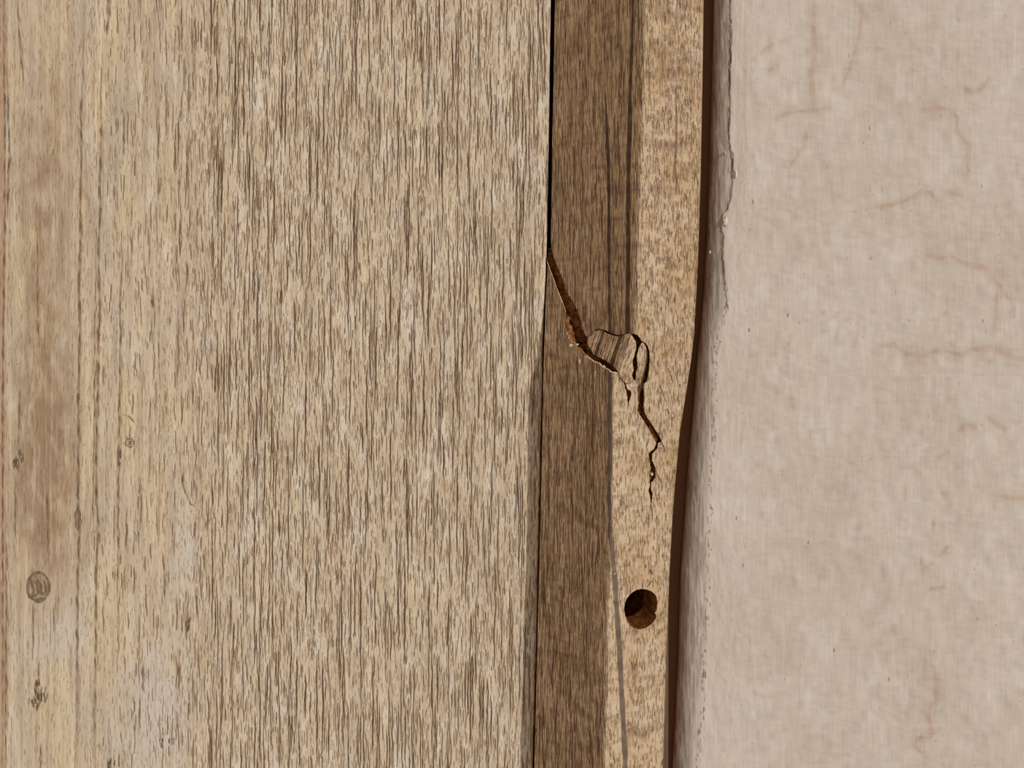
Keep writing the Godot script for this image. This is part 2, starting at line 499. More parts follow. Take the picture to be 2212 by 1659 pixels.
func build_panel():
	var sh := Sheet.new()
	sh.setup(2048, 2048, -60, -70, 1200, 1730, k(Z_PANEL), rng)
	var nb := noise(21, 0.005, 2)
	var ns := noise(22, 0.05, 2)
	var nf := noise(23, 0.16, 2)
	var nm := noise(24, 0.014, 3)
	sh.base(1024, 300, func(x: float, y: float) -> Vector3:
		var c := Vector3(200, 186, 164)
		c = c.lerp(Vector3(184, 163, 140), clampf(0.35 + 0.9 * nm.get_noise_2d(x * 1.6, y * 0.7), 0, 1) * 0.7)
		c = c.lerp(Vector3(206, 198, 186), clampf(nm.get_noise_2d(x * 1.1 + 900, y * 0.5) * 1.8 - 0.1, 0, 1) * 0.8)
		var s := ns.get_noise_2d(x * 1.0, y * 0.05)
		c *= 1.0 + 0.07 * s + 0.05 * nf.get_noise_2d(x, y * 0.04)
		# the smoother boards printed at the left
		var l := clampf((470.0 + 40.0 * nb.get_noise_1d(y * 2.0) - x) / 90.0, 0, 1)
		if l > 0.0:
			var yel := clampf(0.3 + 1.2 * nb.get_noise_2d(x * 2.4 + 70, y * 0.55) + 0.55 * exp(-pow((y - 1150.0) / 420.0, 2)) * exp(-pow((x - 270.0) / 110.0, 2)), 0, 1)
			var d := Vector3(188, 174, 155).lerp(Vector3(197, 180, 153), yel)
			d = d.lerp(Vector3(202, 192, 178), clampf(1.7 * nm.get_noise_2d(x * 0.9 + 300, y * 0.4) - 0.15, 0, 1) * 0.7)
			d *= 1.0 + 0.10 * s + 0.06 * nf.get_noise_2d(x + 55, y * 0.03)
			var q := exp(-pow((x - 95.0) / 60.0, 2)) * (exp(-pow((y - 1000.0) / 260.0, 2)) + 0.55 * exp(-pow((y - 420.0) / 300.0, 2)))
			d = d.lerp(Vector3(146, 122, 98), clampf(q * (1.0 + 1.1 * nm.get_noise_2d(x * 2.0, y * 0.8 + 50)), 0, 0.85))
			var g := exp(-pow((x - 405.0) / 26.0, 2)) * exp(-pow((y - 1180.0) / 110.0, 2)) + exp(-pow((x - 350.0) / 90.0, 2)) * exp(-pow((y - 1540.0) / 150.0, 2)) * 1.1 + exp(-pow((x - 120.0) / 50.0, 2)) * exp(-pow((y - 1370.0) / 60.0, 2)) * 0.7
			d = d.lerp(Vector3(196, 188, 179), clampf(g * (1.1 + 1.2 * nm.get_noise_2d(x * 2.0 + 10, y)), 0, 1))
			c = c.lerp(d, l)
		if x < 12.0:
			c = c.lerp(Vector3(168, 136, 112), 0.6)
		return c)
	var dk := Vector3(92, 64, 42)
	var nd := noise(25, 0.02, 2)
	# the fine ticks of the open grain
	for i in 54000:
		var x := rng.randf_range(150, 1205)
		var y := rng.randf_range(-70, 1730)
		var dens := clampf((x - 300.0) / 260.0, 0.12, 1.0)
		if rng.randf() > dens * (0.7 + 0.4 * nd.get_noise_2d(x * 1.5, y * 0.5)):
			continue
		sh.stroke(x, y, rng.randf_range(4, 20), rng.randf_range(0.2, 0.8), rng.randf_range(0.25, 0.75), rng.randf_range(30, 90), dk.lerp(Vector3(132, 98, 70), rng.randf()), 0.35, rng.randf_range(-0.1, 0.06))
	# medium pores
	for i in 12500:
		var x := rng.randf_range(200, 1205)
		var y := rng.randf_range(-70, 1730)
		var dens := clampf((x - 380.0) / 160.0, 0.12, 1.0)
		if rng.randf() > dens * (0.62 + 0.3 * nd.get_noise_2d(x * 2.0 + 300, y * 0.35)):
			continue
		sh.stroke(x, y, rng.randf_range(12, 46), rng.randf_range(0.3, 1.0), rng.randf_range(0.6, 0.95), rng.randf_range(80, 150), dk, 0.5, rng.randf_range(-0.03, 0.02))
	# long dark pores
	for i in 1300:
		var x := rng.randf_range(455, 1205)
		var y := rng.randf_range(-70, 1730)
		if rng.randf() > 0.6 + nd.get_noise_2d(x * 2.0 + 900, y * 0.2):
			continue
		sh.stroke(x, y, rng.randf_range(50, 210), rng.randf_range(0.6, 1.6), rng.randf_range(0.8, 1.0), rng.randf_range(120, 190), Vector3(78, 52, 34), 0.7, rng.randf_range(-0.02, 0.01))
	# the left boards: thin pale and brown threads
	for i in 1500:
		var x := rng.randf_range(-50, 500)
		sh.stroke(x, rng.randf_range(-70, 1730), rng.randf_range(40, 200), rng.randf_range(1.0, 2.6), rng.randf_range(0.1, 0.3), rng.randf_range(10, 30), Vector3(140, 108, 80) if i % 2 else Vector3(222, 206, 180), 0.9)
	for i in 9000:
		var x := rng.randf_range(-50, 480)
		var y := rng.randf_range(-70, 1730)
		sh.stroke(x, y, rng.randf_range(4, 24), rng.randf_range(0.3, 1.2), rng.randf_range(0.2, 0.6), rng.randf_range(10, 40), Vector3(116, 86, 62), 0.4)
	for i in 340:
		var x := 220.0 + 260.0 * sqrt(rng.randf())
		var y := rng.randf_range(-70, 1730)
		sh.stroke(x, y, rng.randf_range(25, 80), rng.randf_range(1.6, 3.0), rng.randf_range(0.4, 0.75), rng.randf_range(30, 70), Vector3(100, 72, 50), 1.0)
	# printed joints and cracks of the left boards
	var jc := Vector3(98, 74, 54)
	for l in [
		[[6, -70, 3], [9, 200, 4], [10, 420, 3], [7, 650, 4], [5, 900, 4], [5, 1200, 4], [6, 1700, 4]],
		[[14, 150, 3], [20, 330, 5], [14, 480, 3]], [[14, 1080, 3], [13, 1500, 4], [12, 1700, 3]],
		[[36, 0, 3], [42, 80, 4], [48, 150, 4], [51, 195, 2]],
		[[80, 500, 2], [80, 620, 3], [83, 760, 3]], [[42, 840, 4], [40, 960, 3]], [[34, 1020, 3], [33, 1120, 3], [31, 1165, 2]],
		[[184, -70, 3], [178, 150, 4], [174, 240, 6], [176, 330, 5], [173, 400, 5], [173, 520, 6], [170, 620, 6], [172, 740, 5], [168, 850, 6], [169, 960, 4], [168, 1080, 7], [170, 1160, 5], [167, 1250, 5], [166, 1400, 6], [165, 1560, 5], [160, 1700, 5]],
		[[232, -70, 6], [235, 30, 7], [228, 80, 3]], [[222, 90, 3], [217, 200, 3], [218, 280, 5], [215, 400, 4], [216, 450, 6], [212, 520, 4], [214, 660, 6], [211, 830, 6], [208, 960, 5], [207, 1080, 5], [212, 1130, 4], [207, 1250, 6], [206, 1420, 4], [205, 1560, 5], [206, 1700, 4]],
		[[206, 500, 2], [203, 900, 3], [200, 1200, 2]],
		[[267, 240, 3], [266, 300, 5], [265, 340, 4]], [[262, 500, 3], [264, 560, 4], [260, 640, 4], [259, 800, 4], [258, 900, 4], [256, 980, 6], [255, 1040, 4], [255, 1160, 4], [254, 1330, 3], [252, 1600, 4]],
		[[260, 895, 4], [278, 900, 3], [291, 914, 5]], [[281, 920, 3], [280, 946, 3]],
		[[404, 300, 3], [405, 380, 5], [406, 430, 3]], [[388, 360, 3], [386, 400, 5]],
		[[330, 620, 3], [329, 650, 8], [331, 668, 3]], [[395, 1000, 3], [394, 1040, 5], [398, 1060, 3], [412, 1090, 4], [420, 1095, 2]],
		[[412, 1330, 3], [406, 1345, 8], [404, 1370, 3]], [[308, 1430, 5], [309, 1500, 3]], [[386, 1400, 4], [385, 1500, 5]],
		[[72, 1306, 4], [71, 1415, 3]], [[115, 1310, 3], [116, 1370, 3]], [[88, 1600, 3], [86, 1700, 4]], [[83, 1430, 2], [82, 1465, 4]], [[102, 1060, 4], [103, 1220, 3]]]:
		sh.line(l.map(func(p): return [p[0], p[1], p[2] * 0.55]), 0.85, 60.0, jc, 0.6, 0.9, 0.42)
		sh.line(l.map(func(p): return [p[0] + 2.5, p[1], p[2] * 0.4]), 0.4, 0.0, jc, 0.9, 1.6, 0.5)
	# knots
	for q in [[82, 1268, 24, 32, 6], [280, 957, 9, 9, 3], [168, 1122, 6, 22, 3]]:
		var ring := []
		for i in 19:
			var a := TAU * i / 18
			ring.append([q[0] + cos(a) * q[2], q[1] + sin(a) * q[3], q[4]])
		sh.stroke(q[0], q[1], q[3] * 2.1, q[2] * 1.9, 0.3, 10.0, Vector3(140, 118, 98), 0.2)
		sh.line(ring.map(func(p): return [p[0], p[1], p[2] * 0.7]), 0.85, 60, Vector3(96, 78, 62), 0.5, 1.2, 0.24)
	for l in [[[66, 1250, 3], [72, 1275, 3], [68, 1290, 4], [82, 1282, 3], [80, 1252, 4], [88, 1262, 3], [90, 1285, 4], [98, 1280, 3], [96, 1258, 3]], [[60, 1288, 4], [76, 1296, 3], [94, 1292, 3]], [[276, 955, 2], [282, 953, 3], [283, 960, 2], [277, 961, 2]]]:
		sh.line(l, 0.75, 40, Vector3(100, 80, 62), 0.6, 1.0)
	for q in [[35, 1000, 7, 15, 16], [45, 985, 6, 10, 7], [83, 1492, 9, 24, 26], [81, 1515, 8, 18, 14], [68, 1517, 8, 5, 4], [98, 1500, 4, 16, 5], [238, 1651, 9, 8, 9], [348, 1605, 7, 8, 6], [368, 1602, 7, 5, 5], [258, 990, 4, 16, 7], [405, 1348, 4, 14, 5]]:
		for i in q[4]:
			var a := rng.randf() * TAU
			var r := sqrt(rng.randf())
			sh.stroke(q[0] + cos(a) * r * q[2], q[1] + sin(a) * r * q[3], rng.randf_range(7, 20), rng.randf_range(1.5, 4.5), rng.randf_range(0.4, 0.8), 40.0, Vector3(84, 70, 58), 0.5, rng.randf_range(-0.2, 0.25))
	for i in 46:
		var a := rng.randf() * TAU
		var r := sqrt(rng.randf())
		sh.stroke(82 + cos(a) * r * 20, 1268 + sin(a) * r * 26, rng.randf_range(5, 14), rng.randf_range(0.8, 2.4), rng.randf_range(0.3, 0.7), 30.0, Vector3(104, 86, 68), 0.4, rng.randf_range(-0.5, 0.5))
	var m := sh.material(0.6, 6.0, 0.35)

	var st := begin()
	var rows := 120
	var grid := []
	for i in rows + 1:
		var y := y_of(i, rows)
		var e := poly_x(panel_edge, y)
		var r := poly_x(panel_round, y)
		var s := k(Z_PANEL)
		var row := []
		for x in [-140.0, 200.0, 600.0, 1000.0]:
			row.append([W(x, y, Z_PANEL), Vector3(0, 0, 1)])
		for q in 11:
			var a := PI * 0.5 * q / 10.0
			var p := W(e - r + r * sin(a), y, Z_PANEL)
			p.z -= r * s * 0.8 * (1.0 - cos(a))
			row.append([p, Vector3(sin(a) * 0.8, 0, cos(a) + 0.0001).normalized()])
		var pe: Vector3 = row[-1][0]
		row.append([pe, Vector3.RIGHT])
		row.append([Vector3(pe.x, pe.y, Z_BACK), Vector3.RIGHT])
		row.append([Vector3(pe.x, pe.y, Z_BACK), Vector3.FORWARD])
		row.append([Vector3(W(-140, y, Z_PANEL).x, pe.y, Z_BACK), Vector3.FORWARD])
		row.append([Vector3(W(-140, y, Z_PANEL).x, pe.y, Z_BACK), Vector3.LEFT])
		row.append([W(-140, y, Z_PANEL), Vector3.LEFT])
		grid.append(row)
	for i in rows:
		for j in grid[0].size() - 1:
			var a = grid[i][j]
			var b = grid[i][j + 1]
			var c = grid[i + 1][j + 1]
			var d = grid[i + 1][j]
			if (a[0] - b[0]).length() < 1e-7:
				continue
			quad(st, [a[0], b[0], c[0], d[0]], [a[1], b[1], c[1], d[1]], [sh.uv(a[0]), sh.uv(b[0]), sh.uv(c[0]), sh.uv(d[0])])
	for e in [0, rows]:
		var nn := Vector3.UP if e == 0 else Vector3.DOWN
		var g: Array = grid[e]
		var mid := Vector3(g[0][0].x * 0.5, g[0][0].y, -0.035)
		for j in g.size() - 1:
			tri(st, [mid, g[j][0], g[j + 1][0]], [nn, nn, nn], [Vector2.ZERO, Vector2.ZERO, Vector2.ZERO])
	var o := obj("wooden_panel", st, m)
	tag(o, "wide weathered light brown wood-grain board at the left, knots along its far edge", "panel")

# ---------- rail ----------
var rail_right := [[1522, -80], [1520, 0], [1517, 200], [1513, 400], [1508, 560], [1500, 715], [1494, 770], [1482, 850], [1472, 910], [1467, 950], [1458, 1050], [1452, 1130], [1446, 1240], [1442, 1355], [1437.5, 1363], [1441, 1367], [1437, 1500], [1432, 1659], [1430, 1740]]
var lip := [[1182.5, 555], [1185, 572], [1189, 584], [1199, 611], [1208.5, 637], [1216, 654], [1224, 678], [1221, 693], [1224, 717], [1231, 734], [1242, 741], [1249.5, 751], [1259, 768], [1269, 770], [1283, 780], [1295, 784], [1302.5, 793], [1312, 796], [1322, 804], [1334, 805], [1341, 815], [1344.5, 824], [1348, 835], [1352, 842], [1355, 858], [1356, 870], [1357.5, 880], [1359, 868], [1361, 862], [1363.5, 852], [1362, 844], [1356, 841], [1352, 830], [1353, 826], [1365, 826], [1371, 822], [1374, 822], [1375, 829], [1380, 836], [1387, 836]]
var slit_left := [[1387.5, 838], [1381.5, 848], [1382, 860], [1380, 871], [1377, 885], [1381.5, 896], [1386, 901], [1399, 922], [1411, 946], [1418, 957], [1413, 970], [1401, 978], [1402.5, 995], [1406, 1012], [1402, 1020], [1402.5, 1033], [1404, 1048], [1401, 1060], [1405, 1077], [1406, 1092]]
var slit_right := [[1407.5, 1085], [1410, 1067], [1406, 1057], [1407, 1043], [1416, 1031], [1415, 1009], [1408.5, 995], [1409, 981], [1420.5, 968], [1422, 957], [1429, 954], [1425.5, 944], [1418, 932], [1406, 913], [1395, 896], [1390.5, 881], [1392, 866], [1392, 848], [1390, 836], [1391.5, 830], [1398.5, 822], [1402, 802], [1404, 778], [1403, 760], [1399.5, 748], [1392, 739], [1387, 738]]
var upper_lip := [[1384, 732], [1378, 724], [1370, 720.5], [1364, 721], [1352, 720], [1345, 722], [1335, 724], [1326, 721], [1318, 720], [1312, 715], [1303, 712], [1295, 710], [1287, 712], [1283, 722], [1275, 726], [1266, 727], [1259, 712], [1254, 690], [1247, 669], [1235, 647], [1223, 630], [1216, 604], [1206, 579], [1196.5, 558], [1191.5, 536], [1190, 522]]
var hole := [[1348, 1315], [1350, 1303], [1354, 1293], [1359, 1286], [1366, 1279.5], [1374, 1275], [1384, 1272.5], [1395, 1273], [1405, 1276], [1412, 1281], [1417.5, 1288], [1420.5, 1301], [1418.5, 1318], [1414, 1324], [1417.5, 1328], [1416.5, 1337], [1408, 1347], [1401, 1353], [1392, 1357.5], [1384, 1359.5], [1376, 1359], [1368, 1356], [1361, 1351], [1355, 1342], [1350, 1329]]
var arris_up := [[1393, -80], [1392, 0], [1389, 150], [1386, 300], [1380, 450], [1376, 600], [1372, 715]]
var arris_low := [[1336, 780], [1327, 805], [1323, 850], [1321, 950], [1320, 1100], [1317, 1240], [1313, 1330], [1312, 1430], [1308, 1540], [1305, 1659], [1303, 1740]]
var low_region: PackedVector2Array
var crumple: FastNoiseLite

func pv(a: Array) -> PackedVector2Array:
	var p := PackedVector2Array()
	for q in a:
		p.append(Vector2(q[0], q[1]))
	return p

func resample(a: Array, step: float, closed := false, jag := 0.0) -> PackedVector2Array:
	var out := PackedVector2Array()
	var n := a.size()
	for i in (n if closed else n - 1):
		var p := Vector2(a[i][0], a[i][1])
		var q := Vector2(a[(i + 1) % n][0], a[(i + 1) % n][1])
		var m := maxi(1, int(round(p.distance_to(q) / step)))
		for j in m:
			var r := p.lerp(q, float(j) / m)
			if jag > 0.0:
				r += Vector2(rng.randf_range(-jag, jag), rng.randf_range(-jag, jag))
			out.append(r)
	if not closed:
		out.append(Vector2(a[n - 1][0], a[n - 1][1]))
	return out

# The rail's front corner, at pixel x for a height y, on the lower part or on the upper one, which bends over to it.
func arris(y: float, low: bool) -> float:
	if low:
		return poly_x(arris_low, y)
	return lerpf(poly_x(arris_up, y), poly_x(arris_low, y), smoothstep(735.0, 1095.0, y))

func roof(u: float) -> float:      # depth below the corner, u pixels to its right
	return -S * (0.5 * (TAN_LEFT + TAN_RIGHT) * (sqrt(u * u + 4.0) - 2.0) + 0.5 * (TAN_RIGHT - TAN_LEFT) * u)

# Depth of the rail's two faces: the part below the break has sprung left, the strip at the right bends over to it.
func rail_z(x: float, y: float, low: bool) -> float:
	var z := (Z_LOW if low else Z_LOW * smoothstep(735.0, 1095.0, y)) + roof(x - arris(y, low))
	if low:
		z -= 0.0042 * (1.0 - smoothstep(570.0, 860.0, y)) * smoothstep(20.0, 150.0, arris(y, true) - x)      # its tip leans back
		var d := Vector2((x - 1262.0) / 62.0, (y - 805.0) / 55.0).length()
		if d < 1.0:
			z += (1.0 - d * d) * 0.0005 * crumple.get_noise_2d(x, y)
		var lifted := clampf(1.0 - Vector2(x - 1292.0, y - 782.0).length() / 46.0, 0, 1)
		z += 0.0004 * lifted * lifted
	else:
		var d2 := Vector2((x - 1412.0) / 26.0, (y - 850.0) / 110.0).length()
		if d2 < 1.0:
			z += (1.0 - d2 * d2) * 0.0003 * (1.0 + crumple.get_noise_2d(x, y * 0.5))
	var t := poly_x(rail_right, y) - x
	if t < 60.0:
		z -= 0.0006 * pow(1.0 - maxf(t, 0.0) / 60.0, 2)
	if t < 9.0:
		var q := 1.0 - clampf(t / 9.0, 0, 1)
		z -= 0.0011 * (1.0 - sqrt(maxf(0.0, 1.0 - q * q)))
	return z

# Triangles of the points inside an outline and outside a hole. One test point can slip past a corner of the outline, so three vote.
func filled(pts: PackedVector2Array, edge: PackedVector2Array, inner_edge: PackedVector2Array) -> PackedInt32Array:
	var out := PackedInt32Array()
	var all := Geometry2D.triangulate_delaunay(pts)
	for t in range(0, all.size(), 3):
		var a := pts[all[t]]
		var b := pts[all[t + 1]]
		var c := pts[all[t + 2]]
		var votes := 0
		for w in [Vector3(0.333, 0.333, 0.334), Vector3(0.41, 0.32, 0.27), Vector3(0.28, 0.31, 0.41)]:
			var p: Vector2 = a * w.x + b * w.y + c * w.z
			if Geometry2D.is_point_in_polygon(p, edge) and not Geometry2D.is_point_in_polygon(p, inner_edge):
				votes += 1
		if votes >= 2:
			out.append_array(all.slice(t, t + 3))
	return out

func is_low(p: Vector2) -> bool:
	return Geometry2D.is_point_in_polygon(p, low_region)

func build_rail():
	var rail := Node3D.new()
	rail.name = "broken_rail"
	add_child(rail)
	tag(rail, "snapped upright wooden rail with a jagged crack and a round drilled hole", "rail")
	crumple = noise(31, 0.07, 3)
	var sh := rail_sheet()
	var lam := sh.material(0.6, 7.0, 0.35)
	var core := core_material()

	# outline of the laminate: once round the rail, in along the crack and out again
	var right := []
	for i in 140:
		right.append([poly_x(rail_right, y_of(i, 139)), y_of(i, 139)])
	var left_low := []
	for i in 60:
		var y := Y1 - (Y1 - 556.0) * i / 59
		left_low.append([poly_x(panel_edge, y) + 2.4, y])
	var L := resample(lip, 2.5, false, 0.5)
	var SL := resample(slit_left, 2.5, false, 0.4)
	var SR := resample(slit_right, 2.5, false, 0.4)
	var U := resample(upper_lip, 2.5, false, 0.5)
	var edge := PackedVector2Array()
	var low_tag := []
	for part in [[resample([[1202, Y0], [1522, Y0]], 12), false], [resample(right, 8), null], [resample([[1428, Y1], [1152, Y1]], 12), true], [resample(left_low, 10), true], [L, true], [SL, true], [SR, false], [U, false], [resample([[1190, 518], [1193, 300], [1196, 150], [1199, 0], [1202, Y0 + 9]], 9), false]]:
		for p in part[0]:
			if edge.size() and edge[-1].distance_to(p) < 0.6:
				continue
			edge.append(p)
			low_tag.append(part[1] if part[1] != null else p.y > 1096.0)
	low_region = PackedVector2Array()
	for p in resample(left_low, 10):
		low_region.append(p)
	low_region.append_array(L)
	low_region.append_array(SL)
	low_region.append_array(PackedVector2Array([Vector2(1407, 1096), Vector2(1600, 1096), Vector2(1600, Y1 + 10), Vector2(1140, Y1 + 10)]))
	var hole_edge := resample(hole, 3.0, true, 0.3)

	var pts := PackedVector2Array(edge)
	var lows := low_tag.duplicate()
	for p in hole_edge:
		pts.append(p)
		lows.append(true)
	# points inside
	var inner := []
	for i in 160:
		var y := y_of(i, 160) + 5.0
		for o in [-6.0, -3.0, -1.2, 0.0, 1.2, 3.0, 6.0]:
			var p := Vector2(0, y)
			p.x = arris(y, y > 800.0) + o
			inner.append(p)
		for o in [1.2, 2.6, 4.5, 6.5, 8.8, 14, 22, 34, 48, 68]:
			inner.append(Vector2(poly_x(rail_right, y) - o, y))
	for i in 25:
		for j in 140:
			inner.append(Vector2(1150.0 + i * 15.0 + (j % 2) * 7.0, Y0 + 6.0 + j * 15.0))
	for i in 40:
		for j in 70:
			inner.append(Vector2(1180.0 + i * 6.0 + (j % 2) * 3.0, 560.0 + j * 6.0 * 1.25))
	var cells := {}
	for p in edge:
		cells_add(cells, p)
	for p in hole_edge:
		cells_add(cells, p)
	for p0 in inner:
		var p: Vector2 = p0 + Vector2(rng.randf_range(-0.3, 0.3), rng.randf_range(-0.5, 0.5))
		if not Geometry2D.is_point_in_polygon(p, edge) or Geometry2D.is_point_in_polygon(p, hole_edge):
			continue
		if not cells_free(cells, p, 1.0 if poly_x(rail_right, p.y) - p.x < 10.0 or absf(p.x - arris(p.y, p.y > 800.0)) < 7.0 else 3.0):
			continue
		cells_add(cells, p)
		pts.append(p)
		lows.append(is_low(p))
	var tris := filled(pts, edge, hole_edge)
	var P := []
	var N := []
	for i in pts.size():
		var low: bool = lows[i]
		var s: Array = surface_point(func(x: float, y: float) -> float: return rail_z(x, y, low), pts[i].x, pts[i].y)
		P.append(s[0])
		N.append(s[1])
	var st := begin()
	for t in range(0, tris.size(), 3):
		var a := tris[t]
		var b := tris[t + 1]
		var c := tris[t + 2]
		tri(st, [P[a], P[b], P[c]], [N[a], N[b], N[c]], [sh.uv(P[a]), sh.uv(P[b]), sh.uv(P[c])])
	var film := 0.00035
	var walls := begin()
	var n := edge.size()
	for i in n:
		var j := (i + 1) % n
		rim_quad(st, walls, sh, P[i], P[j], film, Z_GROOVE + 0.0004 if pts[i].x > 1424.0 else Z_BACK, edge, pts[i], pts[j])
	obj("laminate", st, lam, rail)
	# rough fibre at the bottom of the break, and the back
	var fib := noise(33, 0.11, 4)
	var zfl := func(x: float, y: float) -> float:
		var up := rail_z(x, y, false)
		return minf(up, rail_z(x, y, true)) - 0.0028 + 0.0012 * smoothstep(700.0, 1000.0, y) + 0.0011 * fib.get_noise_2d(x, y)
	var gx := 68
	var gy := 140
	var gp := []
	for i in gy + 1:
		var row := []
		for j in gx + 1:
			row.append(surface_point(zfl, 1184.0 + 4.0 * j * 0.97, 536.0 + 4.1 * i))
		gp.append(row)
	for i in gy:
		for j in gx:
			var a = gp[i][j]
			var b = gp[i][j + 1]
			var c = gp[i + 1][j + 1]
			var d = gp[i + 1][j]
			quad(walls, [a[0], b[0], c[0], d[0]], [a[1], b[1], c[1], d[1]], [uvc(a[0]), uvc(b[0]), uvc(c[0]), uvc(d[0])])
	for q in [[W(1210, Y0, Z_BACK), W(1340, Y0, Z_BACK), W(1290, Y1, Z_BACK), W(1170, Y1, Z_BACK)], [W(1330, Y0, Z_GROOVE + 0.0004), W(1500, Y0, Z_GROOVE + 0.0004), W(1405, Y1, Z_GROOVE + 0.0004), W(1290, Y1, Z_GROOVE + 0.0004)], [W(1330, Y0, Z_GROOVE), W(1290, Y1, Z_GROOVE), W(1285, Y1, Z_BACK), W(1325, Y0, Z_BACK)]]:
		var f := Vector3.FORWARD
		quad(walls, q, [f, f, f, f], [uvc(q[0]), uvc(q[1]), uvc(q[2]), uvc(q[3])])
	# torn ledges of fibre left standing on the lower side of the break
	for l in [[[1221, 691], [1229, 689], [1231, 700], [1236, 704], [1236, 714], [1241, 719], [1241, 730], [1246, 738], [1242, 742], [1231, 735], [1224, 718]], [[1248, 750], [1256, 752], [1262, 762], [1272, 768], [1269, 771], [1259, 769]], [[1224, 684], [1228, 682], [1233, 688], [1228, 692], [1221, 694]], [[1341, 826], [1349, 823], [1353, 827], [1351, 838], [1348, 838]], [[1379, 838], [1388, 833], [1386, 846], [1382, 849]], [[1377, 880], [1382, 878], [1384, 890], [1381, 896]], [[1400, 924], [1404, 918], [1414, 936], [1421, 950], [1416, 955], [1410, 946]]]:
		ledge(walls, l, 0.0005, 0.0045)
	obj("core", walls, core, rail).set_meta("label", "brown fibre core showing in the crack")
	# the drilled hole
	st = begin()
	var m := hole_edge.size()
	var mid2 := Vector2.ZERO
	for p in hole_edge:
		mid2 += p / m
	var rings := []
	var bore := Vector3(-0.50, 0.42, -0.76).normalized()      # drilled slantwise, in and up
	var hc := W(mid2.x, mid2.y, rail_z(mid2.x, mid2.y, true))
	for dpt in [0.0, 0.0004, 0.002, 0.004, 0.0052, 0.006, 0.0061, 0.016]:
		var ring := []
		for p in hole_edge:
			var q := W(p.x, p.y, rail_z(p.x, p.y, true))
			var o := (q - hc).normalized()
			var wide := 0.0
			if dpt > 0.0003:
				wide = 0.00015 * crumple.get_noise_2d(p.x * 3.0, dpt * 60000.0)
			if dpt > 0.0060001:
				wide = 0.004
			ring.append([q + bore * dpt + o * wide, -o])
		rings.append(ring)
	for r in rings.size() - 1:
		for i in m:
			var a = rings[r][i]
			var b = rings[r][(i + 1) % m]
			var c = rings[r + 1][(i + 1) % m]
			var d = rings[r + 1][i]
			quad(st, [a[0], b[0], c[0], d[0]], [a[1], b[1], c[1], d[1]], [uvs(a[0]), uvs(b[0]), uvs(c[0]), uvs(d[0])])
	var bottom := hc + bore * 0.016
	for i in m:
		var a: Vector3 = rings[-1][i][0]
		var b: Vector3 = rings[-1][(i + 1) % m][0]
		tri(st, [bottom, a, b], [Vector3.BACK, Vector3.BACK, Vector3.BACK], [uvc(bottom), uvc(a), uvc(b)])
	var burnt: StandardMaterial3D = core.duplicate()
	burnt.albedo_color = Color(0.86, 0.8, 0.74)
	obj("drilled_hole", st, burnt, rail).set_meta("label", "round drilled hole with brown walls")

	# the splinter: a piece of face tilted between the two levels, its grain leaning
	st = begin()
	var frag := resample([[1269.5, 728], [1277, 725.6], [1285, 716], [1296, 711.6], [1304, 715], [1311, 720], [1322, 723.4], [1334, 727], [1345, 722.6], [1355, 720.6], [1363, 721.4], [1368, 729], [1373, 738], [1375, 746], [1374, 757], [1370, 769], [1366, 780], [1367.5, 790], [1369, 800], [1365, 810], [1368, 818], [1371, 822], [1365, 828], [1353, 828], [1347, 824], [1344, 818], [1340, 810], [1331, 797], [1324, 790], [1316, 784], [1307, 778], [1298, 773], [1289, 770], [1282, 766], [1277, 756], [1270, 744]], 3.0, true, 0.4)
	var zfr := func(x: float, y: float) -> float:
		return lerpf(-0.0004, 0.0012, clampf((y - 722.0) / 84.0, -0.1, 1.22)) + roof(x - 1363.0 + (y - 722.0) * 0.36) + 0.00022 * crumple.get_noise_2d(x * 1.3, y)
	island(st, sh, frag, zfr, 0.0009, -0.32, Vector2(1363, 722), Vector2(1376, 600), 0.36)
	obj("splinter", st, lam, rail).set_meta("label", "tilted splinter wedged in the crack")
	# the sliver between the two branches of the crack
	st = begin()
	var sliv := resample([[1389, 740], [1395, 746], [1398, 758], [1399.5, 772], [1397, 787], [1393.5, 805], [1390, 821], [1389, 830], [1387, 837], [1380, 837], [1375, 830], [1373, 822], [1374, 812], [1373.5, 805], [1378, 794], [1377, 782], [1376, 768], [1380, 753], [1385, 742]], 3.0, true, 0.4)
	var zsl := func(x: float, y: float) -> float:
		return lerpf(rail_z(x, y, false) - 0.0004, rail_z(x, y, true), clampf((y - 738.0) / 88.0, 0, 1)) - 0.00003 * absf(x - 1386.0)
	island(st, sh, sliv, zsl, 0.0011, 0.06, Vector2(1386, 790), Vector2(1398, 660), 0.0)
	obj("sliver", st, lam, rail).set_meta("label", "narrow pale sliver between two cracks")
	# torn paper edge along the lower lip
	var pale := plain(Color8(214, 194, 166), 0.9)
	for span in [[[1224, 716], [1231, 734], [1242, 740], [1249.5, 750]], [[1262, 769], [1269, 770], [1283, 780], [1295, 784], [1302.5, 793], [1312, 796], [1322, 804], [1334, 805], [1341, 815], [1345, 825], [1349, 836]], [[1182, 564], [1189, 584], [1199, 611], [1208.5, 637], [1216, 654], [1223, 676]]]:
		st = begin()
		var wide: float = 1.0 if span[0][0] > 1250 else 0.4
		ribbon(st, resample(span, 2.0), wide)
		obj("torn_edge", st, pale, rail)
